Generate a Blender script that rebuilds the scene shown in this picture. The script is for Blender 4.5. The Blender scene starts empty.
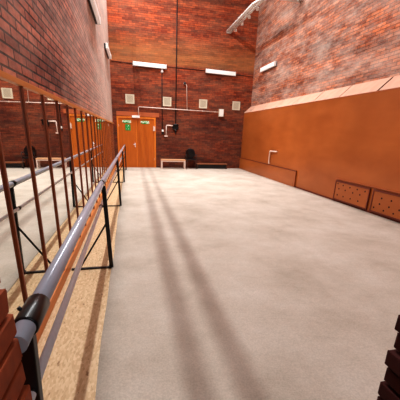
import bpy, bmesh, math, random
from mathutils import Vector, Matrix
random.seed(7)
S = bpy.context.scene
COL = S.collection
PI = math.pi
# ------------------------------------------------------------------ room constants (metres)
D = 13.666        # far wall
XL = -0.791       # mirror wall
XP = 5.263        # face of the fibreboard dado
XR = 5.580        # right brick wall
ZC = 8.8          # ceiling
FY = 0.70         # inner face of the wall the camera stands in

# ------------------------------------------------------------------ materials
def newmat(name):
    m = bpy.data.materials.new(name); m.use_nodes = True
    nt = m.node_tree
    return m, nt, nt.nodes['Principled BSDF']
def srgb(r, g, b):
    f = lambda c: (c/255/12.92) if c/255 <= .04045 else ((c/255+.055)/1.055)**2.4
    return (f(r), f(g), f(b), 1)
def simple(name, c, rough=.5, metal=0.0, noise=.12, scale=30, emit=None):
    m, nt, b = newmat(name)
    tc = nt.nodes.new('ShaderNodeTexCoord'); n = nt.nodes.new('ShaderNodeTexNoise')
    n.inputs['Scale'].default_value = scale; n.inputs['Detail'].default_value = 4
    nt.links.new(tc.outputs['Object'], n.inputs['Vector'])
    r = nt.nodes.new('ShaderNodeMapRange'); r.inputs[3].default_value = 1-noise; r.inputs[4].default_value = 1+noise
    nt.links.new(n.outputs['Fac'], r.inputs[0])
    mx = nt.nodes.new('ShaderNodeVectorMath'); mx.operation = 'SCALE'
    mx.inputs[0].default_value = c[:3]; nt.links.new(r.outputs[0], mx.inputs['Scale'])
    nt.links.new(mx.outputs[0], b.inputs['Base Color'])
    b.inputs['Roughness'].default_value = rough; b.inputs['Metallic'].default_value = metal
    if emit:
        b.inputs['Emission Color'].default_value = c; b.inputs['Emission Strength'].default_value = emit
    return m
def ramp(nt, pts):
    r = nt.nodes.new('ShaderNodeValToRGB')
    e = r.color_ramp.elements
    e[0].position, e[0].color = pts[0]; e[1].position, e[1].color = pts[-1]
    for p, c in pts[1:-1]:
        k = e.new(p); k.color = c
    return r
def mixc(nt, fac, a, b, mode='MIX'):
    x = nt.nodes.new('ShaderNodeMix'); x.data_type = 'RGBA'; x.blend_type = mode
    for s, v in ((0, fac), (6, a), (7, b)):
        if hasattr(v, 'default_value') or hasattr(v, 'links'): nt.links.new(v, x.inputs[s])
        else: x.inputs[s].default_value = v
    return x.outputs[2]
def math_(nt, op, a, b=0.0, clamp=False):
    x = nt.nodes.new('ShaderNodeMath'); x.operation = op; x.use_clamp = clamp
    for i, v in enumerate((a, b)):
        if isinstance(v, (int, float)): x.inputs[i].default_value = v
        else: nt.links.new(v, x.inputs[i])
    return x.outputs[0]
def brick(name, axis, c1, c2, mortar, white=(0.0, .6, .5, .45), pale=0.0, dark_low=None, band=None, far_light_y=None, joint=.0055):
    """axis 'x': wall running along x; 'y': wall running along y. Built from object coordinates in metres."""
    m, nt, b = newmat(name)
    tc = nt.nodes.new('ShaderNodeTexCoord'); sp = nt.nodes.new('ShaderNodeSeparateXYZ')
    nt.links.new(tc.outputs['Object'], sp.inputs[0])
    cb = nt.nodes.new('ShaderNodeCombineXYZ')
    nt.links.new(sp.outputs['X' if axis == 'x' else 'Y'], cb.inputs[0]); nt.links.new(sp.outputs['Z'], cb.inputs[1])
    w = nt.nodes.new('ShaderNodeTexNoise'); w.inputs['Scale'].default_value = 3.0
    nt.links.new(cb.outputs[0], w.inputs['Vector'])
    off = nt.nodes.new('ShaderNodeVectorMath'); off.operation = 'SCALE'; off.inputs['Scale'].default_value = .012
    nt.links.new(w.outputs['Color'], off.inputs[0])
    ad = nt.nodes.new('ShaderNodeVectorMath'); ad.operation = 'ADD'
    nt.links.new(cb.outputs[0], ad.inputs[0]); nt.links.new(off.outputs[0], ad.inputs[1])
    t = nt.nodes.new('ShaderNodeTexBrick')
    t.inputs['Scale'].default_value = 1; t.inputs['Brick Width'].default_value = .26; t.inputs['Row Height'].default_value = .077
    t.inputs['Mortar Size'].default_value = joint; t.inputs['Mortar Smooth'].default_value = .2; t.inputs['Bias'].default_value = 0
    t.inputs['Color1'].default_value = c1; t.inputs['Color2'].default_value = c2; t.inputs['Mortar'].default_value = mortar
    nt.links.new(ad.outputs[0], t.inputs['Vector'])
    col = t.outputs['Color']
    # fine soiling on the face of the bricks
    n = nt.nodes.new('ShaderNodeTexNoise'); n.inputs['Scale'].default_value = 9; n.inputs['Detail'].default_value = 8; n.inputs['Roughness'].default_value = .7
    nt.links.new(cb.outputs[0], n.inputs['Vector'])
    r = nt.nodes.new('ShaderNodeMapRange'); r.inputs[1].default_value = .3; r.inputs[2].default_value = .7; r.inputs[3].default_value = .6; r.inputs[4].default_value = 1.35
    nt.links.new(n.outputs['Fac'], r.inputs[0])
    sc = nt.nodes.new('ShaderNodeVectorMath'); sc.operation = 'SCALE'; nt.links.new(col, sc.inputs[0]); nt.links.new(r.outputs[0], sc.inputs['Scale'])
    col = sc.outputs[0]
    # horizontal drifts of different firings
    mp = nt.nodes.new('ShaderNodeMapping'); mp.inputs['Scale'].default_value = (.25, 2.2, 1); nt.links.new(cb.outputs[0], mp.inputs[0])
    n2 = nt.nodes.new('ShaderNodeTexNoise'); n2.inputs['Scale'].default_value = 1.6; n2.inputs['Detail'].default_value = 5
    nt.links.new(mp.outputs[0], n2.inputs['Vector'])
    rr = ramp(nt, [(.35, (.55, .5, .5, 1)), (.5, (1, 1, 1, 1)), (.68, (1.35, 1.3, 1.2, 1))]); nt.links.new(n2.outputs['Fac'], rr.inputs[0])
    col = mixc(nt, 1.0, col, rr.outputs[0], 'MULTIPLY')
    # pale lime bloom
    if pale > 0:
        n3 = nt.nodes.new('ShaderNodeTexNoise'); n3.inputs['Scale'].default_value = 1.1; n3.inputs['Detail'].default_value = 12; n3.inputs['Roughness'].default_value = .8
        mp3 = nt.nodes.new('ShaderNodeMapping'); mp3.inputs['Scale'].default_value = (.6, 1.5, 1); nt.links.new(ad.outputs[0], mp3.inputs[0])
        nt.links.new(mp3.outputs[0], n3.inputs['Vector'])
        f = nt.nodes.new('ShaderNodeMapRange'); f.inputs[1].default_value = .42; f.inputs[2].default_value = .75; f.inputs[4].default_value = pale
        nt.links.new(n3.outputs['Fac'], f.inputs[0])
        fac = f.outputs[0]
        if far_light_y:   # paler along the wall, brighter light at the far end put into the colour
            h = nt.nodes.new('ShaderNodeMapRange'); h.inputs[1].default_value = far_light_y[0]; h.inputs[2].default_value = far_light_y[1]
            h.inputs[3].default_value = far_light_y[2]; h.inputs[4].default_value = far_light_y[3]
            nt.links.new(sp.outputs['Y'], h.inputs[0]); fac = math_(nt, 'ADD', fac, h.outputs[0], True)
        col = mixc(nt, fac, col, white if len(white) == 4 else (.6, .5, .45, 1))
    if band:       # a course group of yellower bricks
        z0, z1, bc, amt = band
        a = nt.nodes.new('ShaderNodeMapRange'); a.inputs[1].default_value = z0-.08; a.inputs[2].default_value = z0+.08; nt.links.new(sp.outputs['Z'], a.inputs[0])
        c = nt.nodes.new('ShaderNodeMapRange'); c.inputs[1].default_value = z1-.4; c.inputs[2].default_value = z1+.4; c.inputs[3].default_value = 1; c.inputs[4].default_value = 0
        nt.links.new(sp.outputs['Z'], c.inputs[0])
        k = math_(nt, 'MULTIPLY', math_(nt, 'MULTIPLY', a.outputs[0], c.outputs[0]), amt)
        k = math_(nt, 'MULTIPLY', k, n2.outputs['Fac'])
        col = mixc(nt, k, col, bc)
    if dark_low:   # darker towards the bottom
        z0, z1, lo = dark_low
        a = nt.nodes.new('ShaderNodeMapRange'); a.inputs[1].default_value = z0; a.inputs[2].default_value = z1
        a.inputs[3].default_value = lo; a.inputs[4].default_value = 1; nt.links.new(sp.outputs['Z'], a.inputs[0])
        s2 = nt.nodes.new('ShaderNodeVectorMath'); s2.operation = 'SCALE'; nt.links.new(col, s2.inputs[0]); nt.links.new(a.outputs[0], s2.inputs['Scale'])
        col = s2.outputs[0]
    nt.links.new(col, b.inputs['Base Color'])
    b.inputs['Roughness'].default_value = .85
    bp = nt.nodes.new('ShaderNodeBump'); bp.inputs['Strength'].default_value = .7; bp.inputs['Distance'].default_value = .012
    inv = math_(nt, 'SUBTRACT', 1.0, t.outputs['Fac'])
    hgt = math_(nt, 'ADD', inv, math_(nt, 'MULTIPLY', n.outputs['Fac'], .6))
    nt.links.new(hgt, bp.inputs['Height']); nt.links.new(bp.outputs[0], b.inputs['Normal'])
    return m

M = {}
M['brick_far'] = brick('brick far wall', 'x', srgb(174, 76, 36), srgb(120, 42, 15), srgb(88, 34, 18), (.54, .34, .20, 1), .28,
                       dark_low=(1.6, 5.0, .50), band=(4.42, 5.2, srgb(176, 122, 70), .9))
M['brick_left'] = brick('brick left wall', 'y', srgb(206, 128, 106), srgb(150, 82, 68), srgb(24, 14, 14), (.78, .64, .56, 1), .5, far_light_y=(4.0, 12.5, 0, .7), joint=.009)
M['brick_right'] = brick('brick right wall', 'y', srgb(192, 112, 74), srgb(130, 64, 42), srgb(92, 62, 50), (.66, .56, .48, 1), .8, joint=.007)
M['brick_near'] = simple('brick pier', srgb(150, 70, 34), .85, 0, .5, 22)
M['brick_near_shaded'] = simple('brick pier shaded', srgb(66, 20, 16), .95, 0, .35, 22)  # same pier brick with the right jamb's shade put into its colour
M['mortar'] = simple('dark mortar', srgb(52, 30, 24), .95, 0, .3, 40)
M['white'] = simple('white plastic', srgb(232, 230, 226), .45, 0, .03)
M['vent'] = simple('cream vent', srgb(214, 204, 182), .6, 0, .05)
M['vent_dark'] = simple('vent slots', srgb(150, 140, 120), .7)
M['diffuser'] = simple('lamp diffuser', srgb(240, 240, 238), .35, 0, .02, 5, .12)
M['grey_metal'] = simple('grey sheet metal', srgb(130, 130, 132), .4, .3)
M['tube'] = simple('satin grey tube', srgb(186, 190, 204), .22, .1, .05, 60)
M['chrome'] = simple('chrome rail', srgb(236, 236, 242), .16, .0, .04, 60)
M['black'] = simple('black steel', srgb(20, 20, 23), .4, .2, .2)
M['black_soft'] = simple('black rubber', srgb(10, 10, 13), .3, .0, .2)
M['cable'] = simple('dark cable', srgb(36, 20, 18), .7)
M['rose_white'] = simple('old white paint', srgb(224, 200, 188), .5, 0, .08)
M['green'] = simple('sign green', srgb(18, 140, 60), .4, 0, .04, 10, .12)
M['sign_white'] = simple('sign white', srgb(226, 236, 215), .4, 0, .02, 10, .15)
M['bench_wood'] = simple('bench wood', srgb(212, 160, 120), .5, 0, .15, 14)
M['seat_wood'] = simple('gym bench top', srgb(140, 84, 54), .5, 0, .2, 14)
M['dark_wood'] = simple('dark bench wood', srgb(62, 32, 20), .55, 0, .2, 14)
M['ceiling'] = simple('ceiling plaster', srgb(196, 180, 168), .9, 0, .05, 3)
M['concrete'] = simple('corridor plaster', srgb(90, 70, 62), .9, 0, .1, 3)

def wood(name, ca, cb_, rough, along=2, stretch=14, scale=2.0, spec=.5, big=None):
    m, nt, b = newmat(name)
    tc = nt.nodes.new('ShaderNodeTexCoord'); mp = nt.nodes.new('ShaderNodeMapping')
    s = [scale*stretch]*3; s[along] = scale; mp.inputs['Scale'].default_value = s
    nt.links.new(tc.outputs['Object'], mp.inputs[0])
    n = nt.nodes.new('ShaderNodeTexNoise'); n.inputs['Scale'].default_value = 1; n.inputs['Detail'].default_value = 6; n.inputs['Distortion'].default_value = .4
    nt.links.new(mp.outputs[0], n.inputs['Vector'])
    r = ramp(nt, [(.3, ca), (.7, cb_)]); nt.links.new(n.outputs['Fac'], r.inputs[0])
    col = r.outputs[0]
    if big:
        n2 = nt.nodes.new('ShaderNodeTexNoise'); n2.inputs['Scale'].default_value = big; n2.inputs['Detail'].default_value = 5
        nt.links.new(tc.outputs['Object'], n2.inputs['Vector'])
        r2 = ramp(nt, [(.3, (.78, .74, .7, 1)), (.7, (1.12, 1.12, 1.12, 1))]); nt.links.new(n2.outputs['Fac'], r2.inputs[0])
        col = mixc(nt, 1.0, col, r2.outputs[0], 'MULTIPLY')
    nt.links.new(col, b.inputs['Base Color']); b.inputs['Roughness'].default_value = rough
    b.inputs['Specular IOR Level'].default_value = spec
    return m
M['door'] = wood('varnished door', srgb(180, 88, 14), srgb(196, 102, 24), .4, 2, 10, 1.5)
M['door_frame'] = wood('door frame wood', srgb(214, 112, 28), srgb(226, 130, 40), .42, 2, 10, 1.5)
M['lintel'] = wood('lintel wood', srgb(168, 84, 44), srgb(186, 98, 52), .55, 0, 10, 1.5)
M['strip'] = wood('mirror batten wood', srgb(126, 62, 32), srgb(160, 84, 44), .4, 2, 10, 2)
M['rail_wood'] = wood('mirror rail wood', srgb(214, 138, 76), srgb(228, 156, 92), .45, 1, 10, 2)
M['base_wood'] = wood('mirror sill wood', srgb(196, 116, 56), srgb(214, 134, 70), .45, 1, 10, 2)
M['panel'] = wood('fibreboard dado', srgb(158, 84, 38), srgb(174, 98, 48), .36, 1, 3, .8, .4, .5)
M['panel_dark'] = simple('dark edging', srgb(104, 42, 22), .6)
M['ledge'] = wood('plywood ledge', srgb(206, 160, 138), srgb(220, 176, 152), .6, 0, 6, 1)
M['hole'] = simple('dark hole', srgb(46, 16, 10), .9)

# floorboard (oriented strand) material
def osb():
    m, nt, b = newmat('strand board floor')
    tc = nt.nodes.new('ShaderNodeTexCoord')
    v = nt.nodes.new('ShaderNodeTexVoronoi'); v.inputs['Scale'].default_value = 75; v.inputs['Randomness'].default_value = 1
    mp = nt.nodes.new('ShaderNodeMapping'); mp.inputs['Rotation'].default_value = (0, 0, .5); mp.inputs['Scale'].default_value = (1, .45, 1)
    nt.links.new(tc.outputs['Object'], mp.inputs[0]); nt.links.new(mp.outputs[0], v.inputs['Vector'])
    sp = nt.nodes.new('ShaderNodeSeparateColor'); nt.links.new(v.outputs['Color'], sp.inputs[0])
    r = ramp(nt, [(0, srgb(192, 158, 118)), (.5, srgb(206, 174, 134)), (1, srgb(218, 190, 152))]); nt.links.new(sp.outputs[0], r.inputs[0])
    n = nt.nodes.new('ShaderNodeTexNoise'); n.inputs['Scale'].default_value = 38; n.inputs['Detail'].default_value = 3
    nt.links.new(mp.outputs[0], n.inputs['Vector'])
    r2 = ramp(nt, [(.30, (.42, .3, .2, 1)), (.37, (1, 1, 1, 1))]); nt.links.new(n.outputs['Fac'], r2.inputs[0])
    c = mixc(nt, .8, r.outputs[0], r2.outputs[0], 'MULTIPLY')
    nt.links.new(c, b.inputs['Base Color']); b.inputs['Roughness'].default_value = .6
    return m
M['osb'] = osb()

def matmat():
    m, nt, b = newmat('woven mat')
    tc = nt.nodes.new('ShaderNodeTexCoord')
    n = nt.nodes.new('ShaderNodeTexNoise'); n.inputs['Scale'].default_value = 1.3; n.inputs['Detail'].default_value = 9; n.inputs['Roughness'].default_value = .62
    nt.links.new(tc.outputs['Object'], n.inputs['Vector'])
    r = ramp(nt, [(.3, srgb(176, 163, 149)), (.5, srgb(194, 182, 169)), (.7, srgb(205, 195, 184))]); nt.links.new(n.outputs['Fac'], r.inputs[0])
    n4 = nt.nodes.new('ShaderNodeTexNoise'); n4.inputs['Scale'].default_value = 90; n4.inputs['Detail'].default_value = 2
    nt.links.new(tc.outputs['Object'], n4.inputs['Vector'])
    r4 = ramp(nt, [(.3, (.86, .86, .86, 1)), (.7, (1.06, 1.06, 1.06, 1))]); nt.links.new(n4.outputs['Fac'], r4.inputs[0])
    col = mixc(nt, 1.0, r.outputs[0], r4.outputs[0], 'MULTIPLY')
    nt.links.new(col, b.inputs['Base Color']); b.inputs['Roughness'].default_value = .9
    mp = nt.nodes.new('ShaderNodeMapping'); mp.inputs['Scale'].default_value = (1.0, 2.6, 1); mp.inputs['Rotation'].default_value = (0, 0, .35)
    nt.links.new(tc.outputs['Object'], mp.inputs[0])
    n3 = nt.nodes.new('ShaderNodeTexNoise'); n3.inputs['Scale'].default_value = 2.2; n3.inputs['Detail'].default_value = 4; n3.inputs['Distortion'].default_value = .8
    nt.links.new(mp.outputs[0], n3.inputs['Vector'])
    bp = nt.nodes.new('ShaderNodeBump'); bp.inputs['Strength'].default_value = .35; bp.inputs['Distance'].default_value = .02
    h = math_(nt, 'ADD', n3.outputs['Fac'], math_(nt, 'MULTIPLY', n4.outputs['Fac'], .06))
    nt.links.new(h, bp.inputs['Height']); nt.links.new(bp.outputs[0], b.inputs['Normal'])
    return m
M['mat'] = matmat()

def mirrormat():
    m, nt, b = newmat('mirror glass')
    tc = nt.nodes.new('ShaderNodeTexCoord'); n = nt.nodes.new('ShaderNodeTexNoise'); n.inputs['Scale'].default_value = 1.2
    nt.links.new(tc.outputs['Object'], n.inputs['Vector'])
    r = ramp(nt, [(.3, (.84, .88, .85, 1)), (.7, (.88, .91, .88, 1))]); nt.links.new(n.outputs['Fac'], r.inputs[0])
    nt.links.new(r.outputs[0], b.inputs['Base Color'])
    b.inputs['Metallic'].default_value = 1; b.inputs['Roughness'].default_value = .015
    return m
M['mirror'] = mirrormat()
def glassmat():
    m, nt, b = newmat('skylight glass')
    b.inputs['Base Color'].default_value = (.85, .9, .95, 1); b.inputs['Roughness'].default_value = .3
    b.inputs['Emission Color'].default_value = (.9, .95, 1, 1); b.inputs['Emission Strength'].default_value = 1.0
    return m
M['skyglass'] = glassmat()

# ------------------------------------------------------------------ mesh helpers
def box(bm, x0, x1, y0, y1, z0, z1, bev=0.0, rot=None, piv=None):
    r = bmesh.ops.create_cube(bm, size=1)
    vs = r['verts']
    for v in vs:
        v.co = Vector((x0+(v.co.x+.5)*(x1-x0), y0+(v.co.y+.5)*(y1-y0), z0+(v.co.z+.5)*(z1-z0)))
    if bev > 0:
        es = list({e for v in vs for e in v.link_edges})
        rr = bmesh.ops.bevel(bm, geom=es, offset=bev, segments=2, affect='EDGES', profile=.6)
        vs = list({v for f in rr['faces'] for v in f.verts} | {v for v in vs if v.is_valid})
    if rot:
        bmesh.ops.rotate(bm, verts=vs, cent=piv or Vector(((x0+x1)/2, (y0+y1)/2, (z0+z1)/2)), matrix=rot)
    return vs
def tube(bm, pts, r, seg=12, caps=True):
    pts = [Vector(p) for p in pts]
    rings = []
    for i, p in enumerate(pts):
        t = (pts[min(i+1, len(pts)-1)]-pts[max(i-1, 0)]).normalized()
        a = Vector((0, 0, 1)) if abs(t.z) < .9 else Vector((1, 0, 0))
        u = t.cross(a).normalized(); w = t.cross(u).normalized()
        k = 1.0
        if 0 < i < len(pts)-1:
            d = (pts[i]-pts[i-1]).normalized().dot((pts[i+1]-pts[i]).normalized()); k = 1/max(.5, math.sqrt((1+d)/2))
        rr = r[i] if isinstance(r, (list, tuple)) else r
        rings.append([bm.verts.new(p+(u*math.cos(2*PI*j/seg)+w*math.sin(2*PI*j/seg))*rr*(k if seg > 4 else 1)) for j in range(seg)])
    for a, b in zip(rings, rings[1:]):
        for j in range(seg):
            f = bm.faces.new((a[j], a[(j+1) % seg], b[(j+1) % seg], b[j])); f.smooth = True
    if caps:
        bm.faces.new(rings[0][::-1]); bm.faces.new(rings[-1])
def bar(bm, p, q, w, h, bev=.0):
    """flat bar between two points: w sideways, h in the up direction"""
    p, q = Vector(p), Vector(q); t = (q-p); L = t.length; t.normalize()
    up = Vector((0, 0, 1)) if abs(t.z) < .95 else Vector((0, 1, 0))
    s = t.cross(up).normalized(); u = s.cross(t).normalized()
    vs = box(bm, -w/2, w/2, 0, L, -h/2, h/2, bev)
    mt = Matrix((s, t, u)).transposed().to_4x4(); mt.translation = p
    for v in vs: v.co = mt @ v.co
def obj(name, bm, mat, parent=None, smooth=False):
    bmesh.ops.recalc_face_normals(bm, faces=bm.faces)
    me = bpy.data.meshes.new(name); bm.to_mesh(me); bm.free()
    o = bpy.data.objects.new(name, me); COL.objects.link(o)
    me.materials.append(mat)
    if parent is not None:
        o.parent = parent; o.matrix_parent_inverse = Matrix.Translation(-parent.location)   # meshes are written in world metres
        o.matrix_parent_inverse = Matrix.Identity(4)
        for v in me.vertices: v.co -= parent['_o']
    return o
class NB:
    def __enter__(s): s.b = bmesh.new(); return s.b
def thing(name, label, cat, loc, group=None):
    o = bpy.data.objects.new(name, None); COL.objects.link(o); o.location = loc; o.empty_display_size = .1
    o['label'] = label; o['category'] = cat; ORIG[o.name] = Vector(loc)
    if group: o['group'] = group
    return o
ORIG = {}
def tag(o, label, cat, group=None):
    o['label'] = label; o['category'] = cat
    if group: o['group'] = group
def place(name, bm, mat, parent, origin=None):
    """part whose vertices are in the thing's own local metres"""
    bmesh.ops.recalc_face_normals(bm, faces=bm.faces)
    me = bpy.data.meshes.new(name); bm.to_mesh(me); bm.free(); me.materials.append(mat)
    o = bpy.data.objects.new(name, me); COL.objects.link(o); o.parent = parent
    return o
def wplace(name, bm, mat, parent):
    """part whose vertices are in world metres; root is the top-level thing (not rotated)"""
    root = parent
    while root.parent: root = root.parent
    for v in bm.verts: v.co -= root.location
    return place(name, bm, mat, parent)
def struct(name, bm, mat):
    bmesh.ops.recalc_face_normals(bm, faces=bm.faces)
    me = bpy.data.meshes.new(name); bm.to_mesh(me); bm.free(); me.materials.append(mat)
    o = bpy.data.objects.new(name, me); COL.objects.link(o); o['kind'] = 'structure'
    return o
def B(): return bmesh.new()
def dup(root, loc, label=None, group=None, rotz=None):
    r = root.copy(); COL.objects.link(r); r.location = loc
    if rotz is not None: r.rotation_euler = (0, 0, rotz)
    if label: r['label'] = label
    if group: r['group'] = group
    for ch in list(root.children):
        c = ch.copy(); COL.objects.link(c); c.parent = r
        for g in ch.children:
            d = g.copy(); COL.objects.link(d); d.parent = c
    return r

# ------------------------------------------------------------------ shell
b = B(); box(b, -1.2, XR+.35, -2.0, D+.35, -.15, 0); struct('floor', b, M['osb'])
b = B(); box(b, -1.2, XR+.35, -2.0, D+.35, ZC, ZC+.15); struct('ceiling', b, M['ceiling'])
b = B(); box(b, XL-.36, XL-.045, FY, D, 0, ZC); struct('wall_left', b, M['brick_left'])
b = B(); box(b, XR, XR+.3, FY, D, 0, ZC); struct('wall_right', b, M['brick_right'])
b = B()   # far wall with door opening
DX0, DX1, DZ = -.66, 1.045, 2.24
box(b, XL-.36, DX0, D, D+.3, 0, ZC); box(b, DX1, XR+.3, D, D+.3, 0, ZC); box(b, DX0, DX1, D, D+.3, DZ, ZC)
struct('wall_far', b, M['brick_far'])
b = B()   # wall with the opening the picture is taken from
OX0, OX1, OZ = -.32, .98, 3.0
box(b, XL-.36, OX0-.31, .12, FY-.01, 0, ZC)
struct('wall_near_left', b, M['brick_far'])
b = B(); box(b, OX1+.31, XR+.3, .12, FY-.01, 0, ZC); struct('wall_near_right', b, M['brick_far'])
b = B(); box(b, OX0-.31, OX1+.31, .12, FY-.01, OZ, ZC); struct('wall_near_top', b, M['brick_far'])
b = B(); box(b, -1.2, -1.1, -2.0, .12, 0, ZC); box(b, XR+.2, XR+.3, -2.0, .12, 0, ZC); box(b, -1.2, XR+.3, -2.1, -2.0, 0, ZC)
struct('wall_corridor', b, M['concrete'])

# toothed brick jambs of the opening
def jamb(name, xe, side, mat, label, seed):
    """xe: mean edge, side -1: bricks lie to the left of the edge"""
    rnd = random.Random(seed)
    t = thing(name, label, 'brick pier', (xe, .41, 0))
    bb = B(); mm = B()
    z = 0.0; k = 0
    w0 = .30
    while z < OZ-.01:
        o = rnd.uniform(-.006, .006)+(.004 if k % 2 else -.004)
        e = xe+o
        splits = [.12, .41, FY] if k % 2 else [.12, .27, .56, FY]
        for a, c in zip(splits, splits[1:]):
            j = rnd.uniform(-.004, .004)
            x0, x1 = (e-w0+j, e+j) if side < 0 else (e+j, e+w0+j)
            c2 = c-.008 if c < FY else c+rnd.uniform(-.004, .006)
            box(bb, x0, x1, a, c2, z+.004, min(z+.069, OZ), .006)
        z += .077; k += 1
    x0, x1 = (xe-.29, xe-.03) if side < 0 else (xe+.03, xe+.29)
    box(mm, x0, x1, .125, FY-.012, 0, OZ)
    for v in list(bb.verts):
        v.co += Vector((rnd.uniform(-.002, .002), rnd.uniform(-.002, .002), rnd.uniform(-.002, .002)))
    wplace('brickwork', bb, mat, t); wplace('mortar_core', mm, M['mortar'], t)
    return t
jamb('brick_pier', -.312, -1, M['brick_near'], 'rough reddish brown brick pier edge beside the near end of the grey handrail', 3)
jamb('brick_pier', .940, 1, M['brick_near_shaded'], 'very dark shadowed brick pier with stepped edge at the right over the mat', 5)

# ceiling skylight (off the top of the picture), a long strip of glass beside the left wall
b = B()
box(b, -.5, .6, 3.0, 12.9, ZC-.03, ZC-.005)
o = struct('window_1', b, M['skyglass'])
# two unseen cables added lengthwise below the skylight to cast stripes on the mat
for x, lab in ((-.0095, 'dark cable added under the skylight to shadow the mat, nearer the left wall'), (.054, 'dark cable added under the skylight to shadow the mat, farther from the left wall')):
    b = B(); tube(b, [(x, FY-.02, 6.5), (x, 11.4, 6.5), (x, 11.55, 6.7), (x, 11.55, ZC-.03)], .0095, 8)
    o = place('stripe_shadow_cable', b, M['cable'], None); tag(o, lab, 'cable')

# ------------------------------------------------------------------ mat
b = B()
nx, ny = 26, 60
def mat_left(y): return -.276-.0105*max(0, y-1.2)+.006*math.sin(y*2.1)+.004*math.sin(y*5.3+1)
grid = []
Y0, Y1, XM1 = .72, D-.02, XP-.03
for i in range(ny+1):
    y = Y0+(Y1-Y0)*i/ny; row = []
    xl = mat_left(y)
    for j in range(nx+1):
        f = j/nx; x = xl+(XM1-xl)*f
        row.append(b.verts.new((x, y, .016+.002*math.sin(x*3+y*1.7)*(0 if j in (0, nx) else 1))))
    grid.append(row)
for i in range(ny):
    for j in range(nx):
        f = b.faces.new((grid[i][j], grid[i][j+1], grid[i+1][j+1], grid[i+1][j])); f.smooth = True
ext = [e for e in b.edges if e.is_boundary]
r = bmesh.ops.extrude_edge_only(b, edges=ext)
for v in r['geom']:
    if isinstance(v, bmesh.types.BMVert): v.co.z = .0005
o = place('floor_mat', b, M['mat'], None)
tag(o, 'huge pale beige grey mat covering almost the whole gym floor', 'floor mat')

# ------------------------------------------------------------------ mirror wall
TH = .0055
t = thing('wall_mirror', 'long wall mirror divided by thin wooden battens under the left brick wall', 'mirror', (XL-.001, 7.2, .0))
t.rotation_euler = (0, -TH, 0)      # leans back very slightly
def lp(name, bm, mat, par=t): return place(name, bm, mat, par)
ys = [2.01+.53*(k-2) for k in range(-0, 25)]
ys = [y for y in ys if y > FY+.02]
yl = [FY+.04]+ys
my = lambda y: y-7.2
ZM = 1.90
for a, c in zip(yl, yl[1:]):
    b = B(); box(b, -.008, 0, my(a)+.0015, my(c)-.0015, .035, ZM); lp('mirror_pane', b, M['mirror'])
for y in ys[:-1]:
    b = B(); box(b, .0005, .014, my(y)-.011, my(y)+.011, .105, ZM-.005, .002); lp('batten', b, M['strip'])
b = B(); box(b, -.03, .022, my(FY+.03), my(D-.02), ZM-.005, ZM+.035, .003); lp('top_rail', b, M['rail_wood'])
b = B(); box(b, -.03, .024, my(FY+.03), my(D-.02), .003, .11, .003); lp('bottom_rail', b, M['base_wood'])
b = B(); box(b, -.028, -.009, my(FY+.03), my(D-.02), .02, ZM); lp('backing_board', b, M['dark_wood'])

# ------------------------------------------------------------------ ballet barre
t = thing('ballet_barre', 'long grey double ballet barre on black steel stands in front of the mirror', 'ballet barre', (-.33, 6.5, 0))
bx_ = lambda y: -.326-.0112*(y-.9) if y < 3.4 else -.354+.0015*(y-3.4)
Zb, Zc = 1.04, .775
b = B(); tube(b, [(bx_(y), y, Zb) for y in (.712, 2, 3.4, 6, 9, 12.9)], .030, 20); wplace('upper_handrail', b, M['tube'], t)
cx_ = lambda y: bx_(y)-.022
b = B()
tube(b, [(cx_(y), y, Zc) for y in (.712, 2, 3.4, 6, 9, 12.9)], .0165, 14); wplace('lower_rail', b, M['chrome'], t)
for i, y in enumerate((.82, 3.28, 6.35, 9.5, 12.7)):
    X = (-.372, -.312, -.318, -.322, -.325)[i]
    px = bx_(y)+.018 if i else bx_(y)-.012
    b = B(); bar(b, (px, y, Zb-.03), (X+.012 if i else X, y, .006), .045, .032, .004); p = wplace('post', b, M['black'], t)
    b = B(); box(b, X-.02, X+.035, y-.03, y+.03, .001, .03, .004); wplace('shoe', b, M['black_soft'], p)
    b = B(); box(b, XL+.035, X, y-.016, y+.016, .001, .02, .003); wplace('foot_bar', b, M['black'], t)
    b = B(); bar(b, (X, y, .60), (XL+.13, y, .02), .012, .02, .001); wplace('brace', b, M['black'], t)
    b = B()
    if i == 0: tube(b, [(bx_(.785), .785, Zb), (bx_(.79), .79, Zb), (bx_(.915), .915, Zb), (bx_(.92), .92, Zb)], [.034, .037, .037, .034], 22)
    else: tube(b, [(bx_(y-.03), y-.03, Zb), (bx_(y+.03), y+.03, Zb)], .034, 18)
    c = wplace('collar', b, M['black_soft'], t)
    if i == 0:
        b = B(); x0 = bx_(.84)
        tube(b, [(x0-.022, .845, Zb+.018), (x0-.033, .845, Zb+.034)], .006, 6); wplace('bolt', b, M['black'], c)
    b = B(); tube(b, [(cx_(y-.02), y-.02, Zc), (cx_(y+.02), y+.02, Zc)], .021, 12)
    bar(b, (cx_(y), y, Zc), (px, y, Zc), .02, .02); wplace('clamp', b, M['black_soft'], t)

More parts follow.
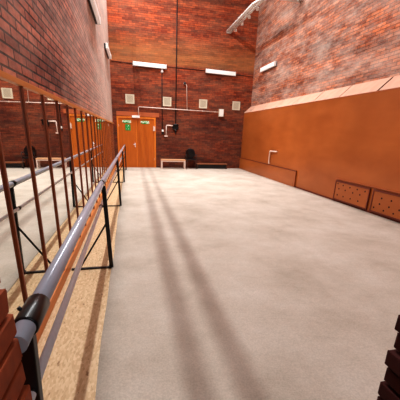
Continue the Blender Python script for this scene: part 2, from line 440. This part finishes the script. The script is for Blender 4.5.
# ------------------------------------------------------------------ right side: fibreboard dado with sloping ledge
ZP, ZB = 2.635, 2.93
seams = [FY, 1.95, 3.2, 4.45, 5.70, 6.95, 8.08, 9.26, 10.45, 11.7, 12.95, D]
t = thing('wall_panelling', 'long smooth orange brown fibreboard panelling along the right wall', 'wall panelling', (XP, 7, 0))
b = B(); box(b, XP, XP+.02, FY, D-.003, .0, ZP); wplace('board_face', b, M['panel'], t)
b = B(); box(b, XP-.012, XP+.01, FY, D-.004, .0, .055, .003); wplace('skirting', b, M['panel_dark'], t)
b = B(); box(b, XP-.005, XP+.02, FY, D-.004, ZP-.012, ZP+.004); wplace('edge_strip', b, M['lintel'], t)
for k, (a, c) in enumerate(zip(seams, seams[1:])):
    g0 = .05 if abs(a-5.70) < .01 else .026
    b = B()
    x0, x1 = XP-.01, XR-.003
    P = [(x0, a+g0, ZP), (x1, a+g0, ZB), (x1, c-.006, ZB), (x0, c-.006, ZP)]
    lo = [b.verts.new(p) for p in P]; hi = [b.verts.new((p[0], p[1], p[2]+.014)) for p in P]
    b.faces.new(lo); b.faces.new(hi)
    for i in range(4): b.faces.new((lo[i], lo[(i+1) % 4], hi[(i+1) % 4], hi[i]))
    wplace('ledge_board', b, M['ledge'], t)
b = B(); box(b, XP+.022, XR-.01, FY+.02, D-.02, ZP-.05, ZP-.01); wplace('ledge_gap_shade', b, M['hole'], t)  # dark sheet that stands in for the shade below the ledge gaps
# low boxing at the far end
t = thing('low_boxing', 'long low brown boarded box at the foot of the far right panelling', 'pipe casing', (XP-.02, 11, 0))
b = B(); box(b, XP-.045, XP-.013, 8.45, D-.004, .0, .535); wplace('front_board', b, M['panel'], t)
b = B(); box(b, XP-.055, XP-.001, 8.44, D-.004, .535, .553, .002); wplace('top_board', b, M['panel_dark'], t)
b = B(); box(b, XP-.052, XP-.012, 8.435, 8.449, .055, .53); wplace('end_board', b, M['strip'], t)
# perforated grilles
def grille(y0, y1, label, holes):
    t = thing('radiator_grille', label, 'grille', (XP-.02, (y0+y1)/2, .0), 'radiator covers with round holes')
    b = B(); box(b, XP-.030, XP-.013, y0+.03, y1-.03, .09, .53); p = wplace('board', b, M['panel'], t)
    b = B()
    box(b, XP-.040, XP-.013, y0, y1, .53, .56, .002); box(b, XP-.040, XP-.013, y0, y1, .06, .09, .002)
    box(b, XP-.040, XP-.013, y0, y0+.03, .09, .53, .002); box(b, XP-.040, XP-.013, y1-.03, y1, .09, .53, .002)
    wplace('frame', b, M['panel_dark'], t)
    for (u, v) in holes:
        b = B(); y = y1-.03-u*(y1-y0-.06); z = .09+v*.44
        r = .021
        tube(b, [(XP-.0315, y, z), (XP-.0295, y, z)], r, 10); wplace('hole', b, M['hole'], p)
    return t
hA = [(.06, .9), (.24, .86), (.46, .84), (.68, .84), (.9, .84), (.12, .62), (.33, .62), (.57, .60), (.78, .60), (.1, .24), (.3, .24), (.53, .24), (.76, .24)]
grille(5.33, 6.50, 'perforated brown radiator cover at panelling foot, the farther of the pair', hA)
grille(4.06, 5.24, 'perforated brown radiator cover at panelling foot, the nearer of the pair', [(.2, .72), (.42, .72), (.64, .72), (.86, .72), (.18, .42), (.4, .4), (.62, .4), (.84, .4), (.06, .18), (.3, .16), (.52, .16), (.74, .16), (.92, .2)])
b = B(); box(b, XP-.034, XP-.014, 4.5, 6.52, .60, .612); o = place('trim_strip', b, M['lintel'], None)
tag(o, 'thin brown batten on the panelling just above the radiator covers', 'batten')
# white bent pipe
b = B(); tube(b, [(XP-.003, 10.43, .60), (XP-.05, 10.43, .60), (XP-.06, 10.43, .64), (XP-.06, 10.43, 1.04), (XP-.06, 10.40, 1.07), (XP-.06, 9.98, 1.07), (XP-.05, 9.95, 1.07), (XP-.003, 9.95, 1.07)], .022, 10)
o = place('bent_pipe', b, M['rose_white'], None); tag(o, 'short white pipe bent into an upside down L on the right panelling', 'pipe')

# ------------------------------------------------------------------ far wall: door
t = bpy.data.objects.new('door_1', None); COL.objects.link(t); t.location = (.19, D, 0); t['kind'] = 'structure'
b = B()
box(b, DX0, DX0+.07, D-.03, D+.12, 0, DZ, .004); box(b, DX1-.07, DX1, D-.03, D+.12, 0, DZ, .004); box(b, DX0+.07, DX1-.07, D-.03, D+.12, DZ-.07, DZ, .004)
wplace('door_frame', b, M['door_frame'], t)
for nm, x0, x1 in (('door_leaf', DX0+.073, .178), ('door_leaf', .184, DX1-.073)):
    b = B(); box(b, x0, x1, D+.0, D+.045, .008, DZ-.073, .003); leaf = wplace(nm, b, M['door'], t)
    if x0 < 0:
        b = B(); box(b, .09, .125, D-.012, D-.0005, .93, 1.12, .004)
        tube(b, [(.108, D, 1.05), (.108, D-.05, 1.05), (.03, D-.062, 1.05)], .012, 8); wplace('door_handle', b, M['chrome'], leaf)
    for z in (.35, 1.8):
        b = B(); hx = x0-.001 if x0 < 0 else x1+.001
        tube(b, [(hx, D-.006, z), (hx, D-.006, z+.1)], .008, 8); wplace('hinge', b, M['chrome'], leaf)
b = B(); box(b, .168, .194, D-.010, D-.0005, .01, DZ-.08, .002); wplace('cover_strip', b, M['door_frame'], t)
b = B(); box(b, DX0-.0, 1.20, D-.035, D-.002, DZ+.02, DZ+.20, .004)
o = place('lintel_board', b, M['lintel'], None); tag(o, 'reddish brown wooden board over the orange double door', 'board')

def text_mesh(s, size, mat, name, loc, parent, bold=.005):
    cu = bpy.data.curves.new('t', 'FONT'); cu.body = s; cu.size = size; cu.align_x = 'CENTER'; cu.align_y = 'CENTER'; cu.offset = bold; cu.extrude = .001
    to = bpy.data.objects.new('t', cu)
    COL.objects.link(to); bpy.context.view_layer.update()
    me = bpy.data.meshes.new_from_object(to.evaluated_get(bpy.context.evaluated_depsgraph_get()))
    COL.objects.unlink(to); bpy.data.objects.remove(to)
    me.transform(Matrix.Translation(loc) @ Matrix.Rotation(PI/2, 4, 'X'))
    me.materials.clear(); me.materials.append(mat)
    o = bpy.data.objects.new(name, me); COL.objects.link(o); o.parent = parent
    return o
for x, z, lab in ((-.235, 2.02, 'small green exit sign with white lettering on the left door leaf'), (.565, 2.02, 'small green exit sign with white lettering on the right door leaf')):
    t = thing('exit_sign', lab, 'sign', (x, D-.003, z), 'green exit signs on the door')
    b = B(); box(b, -.155, .155, -.006, 0, -.068, .068, .002); place('sign_plate', b, M['green'], t)
    text_mesh('ВЫХОД', .10, M['sign_white'], 'lettering', (0, -.0075, 0), t)
t = thing('escape_route_sign', 'square green sign with white running figure on the left door leaf', 'sign', (-.19, D-.003, 1.775))
b = B(); box(b, -.115, .115, -.006, 0, -.13, .13, .002); place('sign_plate', b, M['green'], t)
b = B()
tube(b, [(.03, -.008, .075), (.03, -.0075, .075)], .02, 10)
bar(b, (.02, -.008, .05), (-.01, -.008, -.01), .03, .002); bar(b, (-.01, -.008, -.005), (.04, -.008, -.03), .018, .002); bar(b, (.04, -.008, -.03), (.03, -.008, -.08), .015, .002)
bar(b, (-.01, -.008, -.005), (-.05, -.008, -.05), .018, .002); bar(b, (-.05, -.008, -.05), (-.085, -.008, -.045), .015, .002)
bar(b, (.02, -.008, .045), (.065, -.008, .02), .014, .002); bar(b, (.015, -.008, .045), (-.04, -.008, .03), .014, .002)
bar(b, (-.08, -.008, -.1), (.08, -.008, -.1), .014, .002)
place('running_figure', b, M['sign_white'], t)

# exit light box over the door with the pipe run
t = thing('light_box', 'small white light box just above the middle of the double door', 'light', (.17, D-.036, 2.24))
b = B(); box(b, -.17, .17, -.06, 0, -.05, .05, .008); place('housing', b, M['white'], t)
b = B(); box(b, -.15, .15, -.064, -.0605, -.035, .035, .003); place('diffuser', b, M['diffuser'], t)
b = B(); R = .016
zc = lambda x: 2.655-.011*(x-.3)
tube(b, [(.29, D-.062, 2.30), (.29, D-.062, 2.62), (.31, D-.062, zc(.3)), (3.98, D-.062, zc(3.98))], R, 8)
tube(b, [(2.47, D-.062, zc(2.47)), (2.43, D-.062, 3.62), (2.40, D-.062, 3.70)], R*.95, 8)
for x in (.9, 1.6, 3.2, 3.8): box(b, x-.02, x+.02, D-.075, D-.001, zc(x)-.024, zc(x)+.024)
o = place('conduit', b, M['rose_white'], None); tag(o, 'thin pale pink conduit running along the far wall above the door', 'conduit')
t = thing('junction_box', 'white upright junction box at the right end of the pale conduit', 'junction box', (4.10, D-.002, 2.60))
b = B(); box(b, -.115, .105, -.11, 0, -.18, .15, .01); place('housing', b, M['vent'], t)
b = B(); box(b, -.10, .09, -.118, -.1105, -.165, .135, .004); place('lid', b, M['white'], t)
t = thing('security_camera', 'small dark round camera on top of the branch conduit, far wall', 'camera', (2.34, D-.002, 3.74))
b = B(); tube(b, [(0, 0, 0), (0, -.07, 0)], [.055, .05], 12); place('mount', b, M['white'], t)
b = B(); tube(b, [(0, -.07, 0), (0, -.11, -.01), (0, -.135, -.02)], [.055, .048, .02], 12); place('dome', b, M['black_soft'], t)

# square vent covers
GV = 'square cream vent covers on the far wall'
vl = ['square cream vent cover above the left part of the double door', 'square cream vent cover right of the door, second from the left',
      'square cream vent cover, third from the left on far wall', 'square cream vent cover nearest the right hand panelling']
proto = None
for (x, z), lab in zip(((-.06, 2.955), (1.56, 2.94), (3.22, 2.935), (4.83, 2.94)), vl):
    if proto is None:
        t = proto = thing('vent_cover', lab, 'vent', (x, D-.002, z), GV)
        b = B(); h = .19; w = .03
        box(b, -h, h, -.03, 0, h-w, h, .004); box(b, -h, h, -.03, 0, -h, -h+w, .004); box(b, -h, -h+w, -.03, 0, -h+w, h-w, .004); box(b, h-w, h, -.03, 0, -h+w, h-w, .004)
        place('frame', b, M['vent'], t)
        b = B(); box(b, -h+w, h-w, -.018, -.001, -h+w, h-w); pl = place('plate', b, M['vent'], t)
        b = B()
        for k in range(7): box(b, -.13, .13, -.024, -.0185, -.12+k*.04-.006, -.12+k*.04+.006)
        place('slats', b, M['vent_dark'], pl)
    else: dup(proto, (x, D-.002, z), lab)

# fluorescent lamps
def lamp(L, label, loc, rotz, tilt=0, hm='grey_metal'):
    t = thing('fluorescent_lamp', label, 'lamp', loc, 'long wall mounted fluorescent lamps'); t.rotation_euler = (0, tilt, rotz)
    b = B(); box(b, -L/2, L/2, -.05, 0, -.075, .075, .006); place('housing', b, M[hm], t)
    b = B(); box(b, -L/2+.03, L/2-.03, -.13, -.051, -.078, .082, .02); place('diffuser', b, M['diffuser'], t)
    for s in (-1, 1):
        b = B(); box(b, s*(L/2-.015)-.015, s*(L/2-.015)+.015, -.135, -.051, -.085, .088, .006); place('end_cap', b, M['white'], t)
    return t
lamp(1.42, 'white fluorescent lamp on the far wall above the double door', (.81, D-.003, 4.325), 0, .02)
lamp(1.40, 'white fluorescent lamp on the far wall, right of the vertical cable', (3.97, D-.003, 4.28), 0, .02)
lamp(1.30, 'white fluorescent lamp high on the right brick wall', (XR-.003, 12.0, 4.32), -PI/2)
lamp(1.5, 'white fluorescent lamp on the left brick wall, the nearer one cut by the top edge', (XL-.047+.003, 8.0, 4.26), PI/2, 0, 'black')  # both left lamps: black housing stands in for the shadow gap at the wall
lamp(1.5, 'white fluorescent lamp on the left brick wall, the smaller one near the far corner', (XL-.047+.003, 11.9, 4.31), PI/2, 0, 'black')
t = thing('motion_sensor', 'small white round sensor hanging under the left far wall lamp', 'sensor', (1.335, D-.002, 4.13))
b = B(); tube(b, [(0, 0, 0), (0, -.05, 0), (0, -.09, 0)], [.06, .06, .035], 14); place('housing', b, M['white'], t)
b = B(); box(b, -.02, .02, -.03, 0, .055, .10, .004); place('bracket', b, M['white'], t)

# cables
for nm, pts, r, lab in (
    ('cable', [(1.335, D-.015, 4.07), (1.335, D-.015, 3.2), (1.345, D-.015, 1.76)], .018, 'dark vertical cable from the round sensor down to the small socket'),
    ('cable', [(1.965, D-.02, ZC), (1.96, D-.02, 5), (1.955, D-.02, 2.0)], .021, 'long dark vertical cable dropping the full height of far wall'),
    ('cable', [(XL, D-.015, 4.385), (-.3, D-.015, 4.36), (.09, D-.015, 4.35)], .012, 'thin dark horizontal cable left of the far wall lamps'),
    ('cable', [(1.54, D-.015, 4.345), (3.26, D-.015, 4.32)], .012, 'thin dark horizontal cable joining the two far wall lamps'),
    ('cable', [(4.68, D-.015, 4.27), (XR-.01, D-.015, 4.22)], .012, 'thin dark horizontal cable right of the far wall lamps')):
    b = B(); tube(b, pts, r, 6); o = place(nm, b, M['cable'], None); tag(o, lab, 'cable')
t = thing('wall_socket', 'small white socket with dark box below, right of the door', 'socket', (1.36, D-.002, 1.68))
b = B(); box(b, -.045, .045, -.05, 0, -.03, .06, .008); place('plate', b, M['white'], t)
b = B(); box(b, -.05, .05, -.04, 0, -.14, -.032, .008); place('back_box', b, M['black'], t)
b = B(); box(b, .928, 1.018, D-.062, D-.031, 1.66, 1.86, .004); o = place('light_switch', b, M['rose_white'], None); tag(o, 'white switch box on the right jamb of the double door', 'switch')
t = thing('wall_pipe', 'white angled pipe right of the door leading to black device', 'pipe', (1.52, D-.002, 1.7))
b = B(); tube(b, [(.33, -.05, .225), (.02, -.05, .235), (0, -.05, .21), (0, -.05, -.22)], .024, 8); place('pipe', b, M['rose_white'], t)
b = B(); box(b, -.09, .07, -.07, 0, -.27, -.215, .008); place('bracket', b, M['rose_white'], t)
t = thing('wall_telephone', 'black device mounted on far wall at the end of the angled pipe', 'device', (1.95, D-.002, 1.83))
b = B(); box(b, -.13, .13, -.10, 0, -.06, .14, .03); place('housing', b, M['black'], t)
b = B(); tube(b, [(-.12, -.12, .12), (-.05, -.14, .15), (.05, -.14, .15), (.12, -.12, .12)], .028, 8); place('handset', b, M['black_soft'], t)
b = B(); tube(b, [(0, -.05, -.06), (.0, -.05, -.26)], [.05, .022], 8); place('lower_grip', b, M['black_soft'], t)

# ------------------------------------------------------------------ L-shaped lattice rail high in the corner
t = thing('corner_rail', 'white lattice rail running out from the far wall and turning to the right wall', 'rail', (4.26, 11.9, 5.9))
b = B()
def loft(off):
    return [(4.26+off, D-.003), (4.26+off, 10.75-off*.4), (4.32+off*.8, 10.40-off*.5), (4.52+off*.5, 10.14-off*.8), (4.85, 10.06-off), (XR-.003, 10.06-off)]
for off in (-.10, .10):
    tube(b, [(x, y, 5.92) for x, y in loft(off)], .036, 8)
wplace('chord', b, M['white'], t)
b = B()
tube(b, [(x, y, 5.96) for x, y in loft(0)], .05, 8)
wplace('top_tube', b, M['white'], t)
b = B(); ps = loft(-.13); pi = loft(.13)
for k in range(9):
    y = 13.4-k*.33; box(b, 4.11, 4.41, y-.02, y+.02, 5.905, 5.935)
for k in range(4):
    x = 4.75+k*.24; box(b, x-.02, x+.02, 9.91, 10.21, 5.905, 5.935)
wplace('rungs', b, M['white'], t)
for k in range(4):
    y = 13.2-k*.75
    b = B(); tube(b, [(4.26+.15, y, 5.90), (4.26+.15, y, 5.82)], [.05, .06], 8); wplace('clamp', b, M['white'], t)
b = B(); box(b, 4.16, 4.36, D-.02, D-.001, 5.86, 5.99, .004); wplace('wall_plate', b, M['white'], t)

# ------------------------------------------------------------------ furniture at the far wall
def bench(name, lab, x0, x1, y0, y1, h, topm, legm, low=False):
    t = thing(name, lab, 'bench', ((x0+x1)/2, (y0+y1)/2, .016)); w = (x1-x0)/2; d = (y1-y0)/2
    b = B(); box(b, -w, w, -d, d, h-.05, h, .008); place('seat', b, topm, t)
    for sx in (-1, 1):
        for sy in (-1, 1):
            b = B()
            X = sx*(w-.03); Y = sy*(d-.03)
            box(b, X-.025, X+.025, Y-.025, Y+.025, 0.004, h-.05, .003); place('leg', b, legm, t)
    b = B()
    if low:
        box(b, -w+.02, w-.02, -.09, .02, .03, .195)  # black panel standing in for the shadow under the low bench
    else:
        box(b, -w+.05, w-.05, -d+.015, -d+.04, h-.10, h-.052); box(b, -w+.05, w-.05, d-.04, d-.015, h-.10, h-.052)
    place('stretcher_or_shade', b, M['black'] if low else legm, t)
    return t
bench('bench', 'small pale bench with white legs beside the orange double door', 1.24, 2.36, 13.08, 13.42, .43, M['bench_wood'], M['rose_white'])
bench('gym_bench', 'long low dark wooden bench right of the black chair', 2.94, 4.46, 13.30, 13.56, .25, M['seat_wood'], M['dark_wood'], True)
t = thing('stacking_chair', 'black chair with rounded back standing between the two benches', 'chair', (2.64, 13.28, .016))
b = B()
def pad(bm, cx, cz, w, h, y, th, tilt, n=20):
    f = []; k = []
    for i in range(n):
        a = 2*PI*i/n; c, s = math.cos(a), math.sin(a)
        x = w*abs(c)**.95*(1 if c > 0 else -1); z = h*abs(s)**.95*(1 if s > 0 else -1)
        yy = y+tilt*z+.04*(x/w)**2*-1
        f.append(bm.verts.new((cx+x, yy-th/2, cz+z))); k.append(bm.verts.new((cx+x, yy+th/2, cz+z)))
    bm.faces.new(f); bm.faces.new(k[::-1])
    for i in range(n): bm.faces.new((f[i], f[(i+1) % n], k[(i+1) % n], k[i]))
pad(b, 0, .69, .225, .235, .20, .05, .1); place('backrest', b, M['black_soft'], t)
b = B(); box(b, -.23, .23, -.22, .2, .42, .47, .02); place('seat', b, M['black_soft'], t)
for sx in (-1, 1):
    b = B(); tube(b, [(sx*.22, -.21, .003), (sx*.2, -.19, .42)], .013, 8); place('leg', b, M['black'], t)
    b = B(); tube(b, [(sx*.22, .23, .003), (sx*.2, .17, .44), (sx*.19, .2, .62)], .013, 8); place('leg', b, M['black'], t)
    b = B(); tube(b, [(sx*.22, .17, .60), (sx*.235, .05, .66), (sx*.235, -.14, .65), (sx*.22, -.17, .45)], .014, 8); place('armrest', b, M['black'], t)

# ------------------------------------------------------------------ light
def area(name, loc, rot, sx, sy, power, color=(1, 1, 1), spread=PI):
    l = bpy.data.lights.new(name, 'AREA'); l.shape = 'RECTANGLE'; l.size = sx; l.size_y = sy; l.energy = power; l.color = color; l.spread = spread
    o = bpy.data.objects.new(name, l); COL.objects.link(o); o.location = loc; o.rotation_euler = rot
    return o
area('skylight_strip', (-.1, 7.2, 8.05), (0, math.radians(-20), 0), .045, 12, 580, (.98, 1, 1))
area('far_fill', (2.6, 10.6, ZC-.1), (0, 0, 0), 3.0, 3.5, 110, (.97, 1, 1), math.radians(80))
area('ceiling_fill', (2.2, 8.0, ZC-.2), (0, 0, 0), 5, 9, 130, (.97, 1, 1))
area('near_fill', (1.0, -1.7, 2.3), (math.radians(75), 0, math.radians(15)), 1.2, 1.2, 12, (.95, .98, 1))  # unseen fill added behind the camera to brighten the barre and near mat
w = bpy.data.worlds.new('World'); S.world = w; w.use_nodes = True
w.node_tree.nodes['Background'].inputs[0].default_value = (.8, .85, 1, 1); w.node_tree.nodes['Background'].inputs[1].default_value = .3

# ------------------------------------------------------------------ camera
cam = bpy.data.cameras.new('Camera'); co = bpy.data.objects.new('Camera', cam); COL.objects.link(co)
yw, pt, rl, f = .22776, .29957, .03657, 282.254
fw = Vector((math.sin(yw)*math.cos(pt), math.cos(yw)*math.cos(pt), -math.sin(pt)))
rt = Vector((math.cos(yw), -math.sin(yw), 0)); up = rt.cross(fw)
r2 = rt*math.cos(rl)+up*math.sin(rl); u2 = -rt*math.sin(rl)+up*math.cos(rl)
mt = Matrix((r2, u2, -fw)).transposed().to_4x4(); mt.translation = Vector((0, 0, 1.6))
co.matrix_world = mt
cam.sensor_width = 36; cam.lens = 36*f/400; cam.clip_start = .02
cam.shift_x = (200-197.63)/400; cam.shift_y = (221.294-200)/400
S.camera = co
S.view_settings.view_transform = 'Standard'; S.view_settings.look = 'None'
try: S.view_settings.look = 'Medium High Contrast'
except Exception: pass
S.view_settings.gamma = 1.0; S.view_settings.view_transform = 'Standard'; S.view_settings.exposure = .15
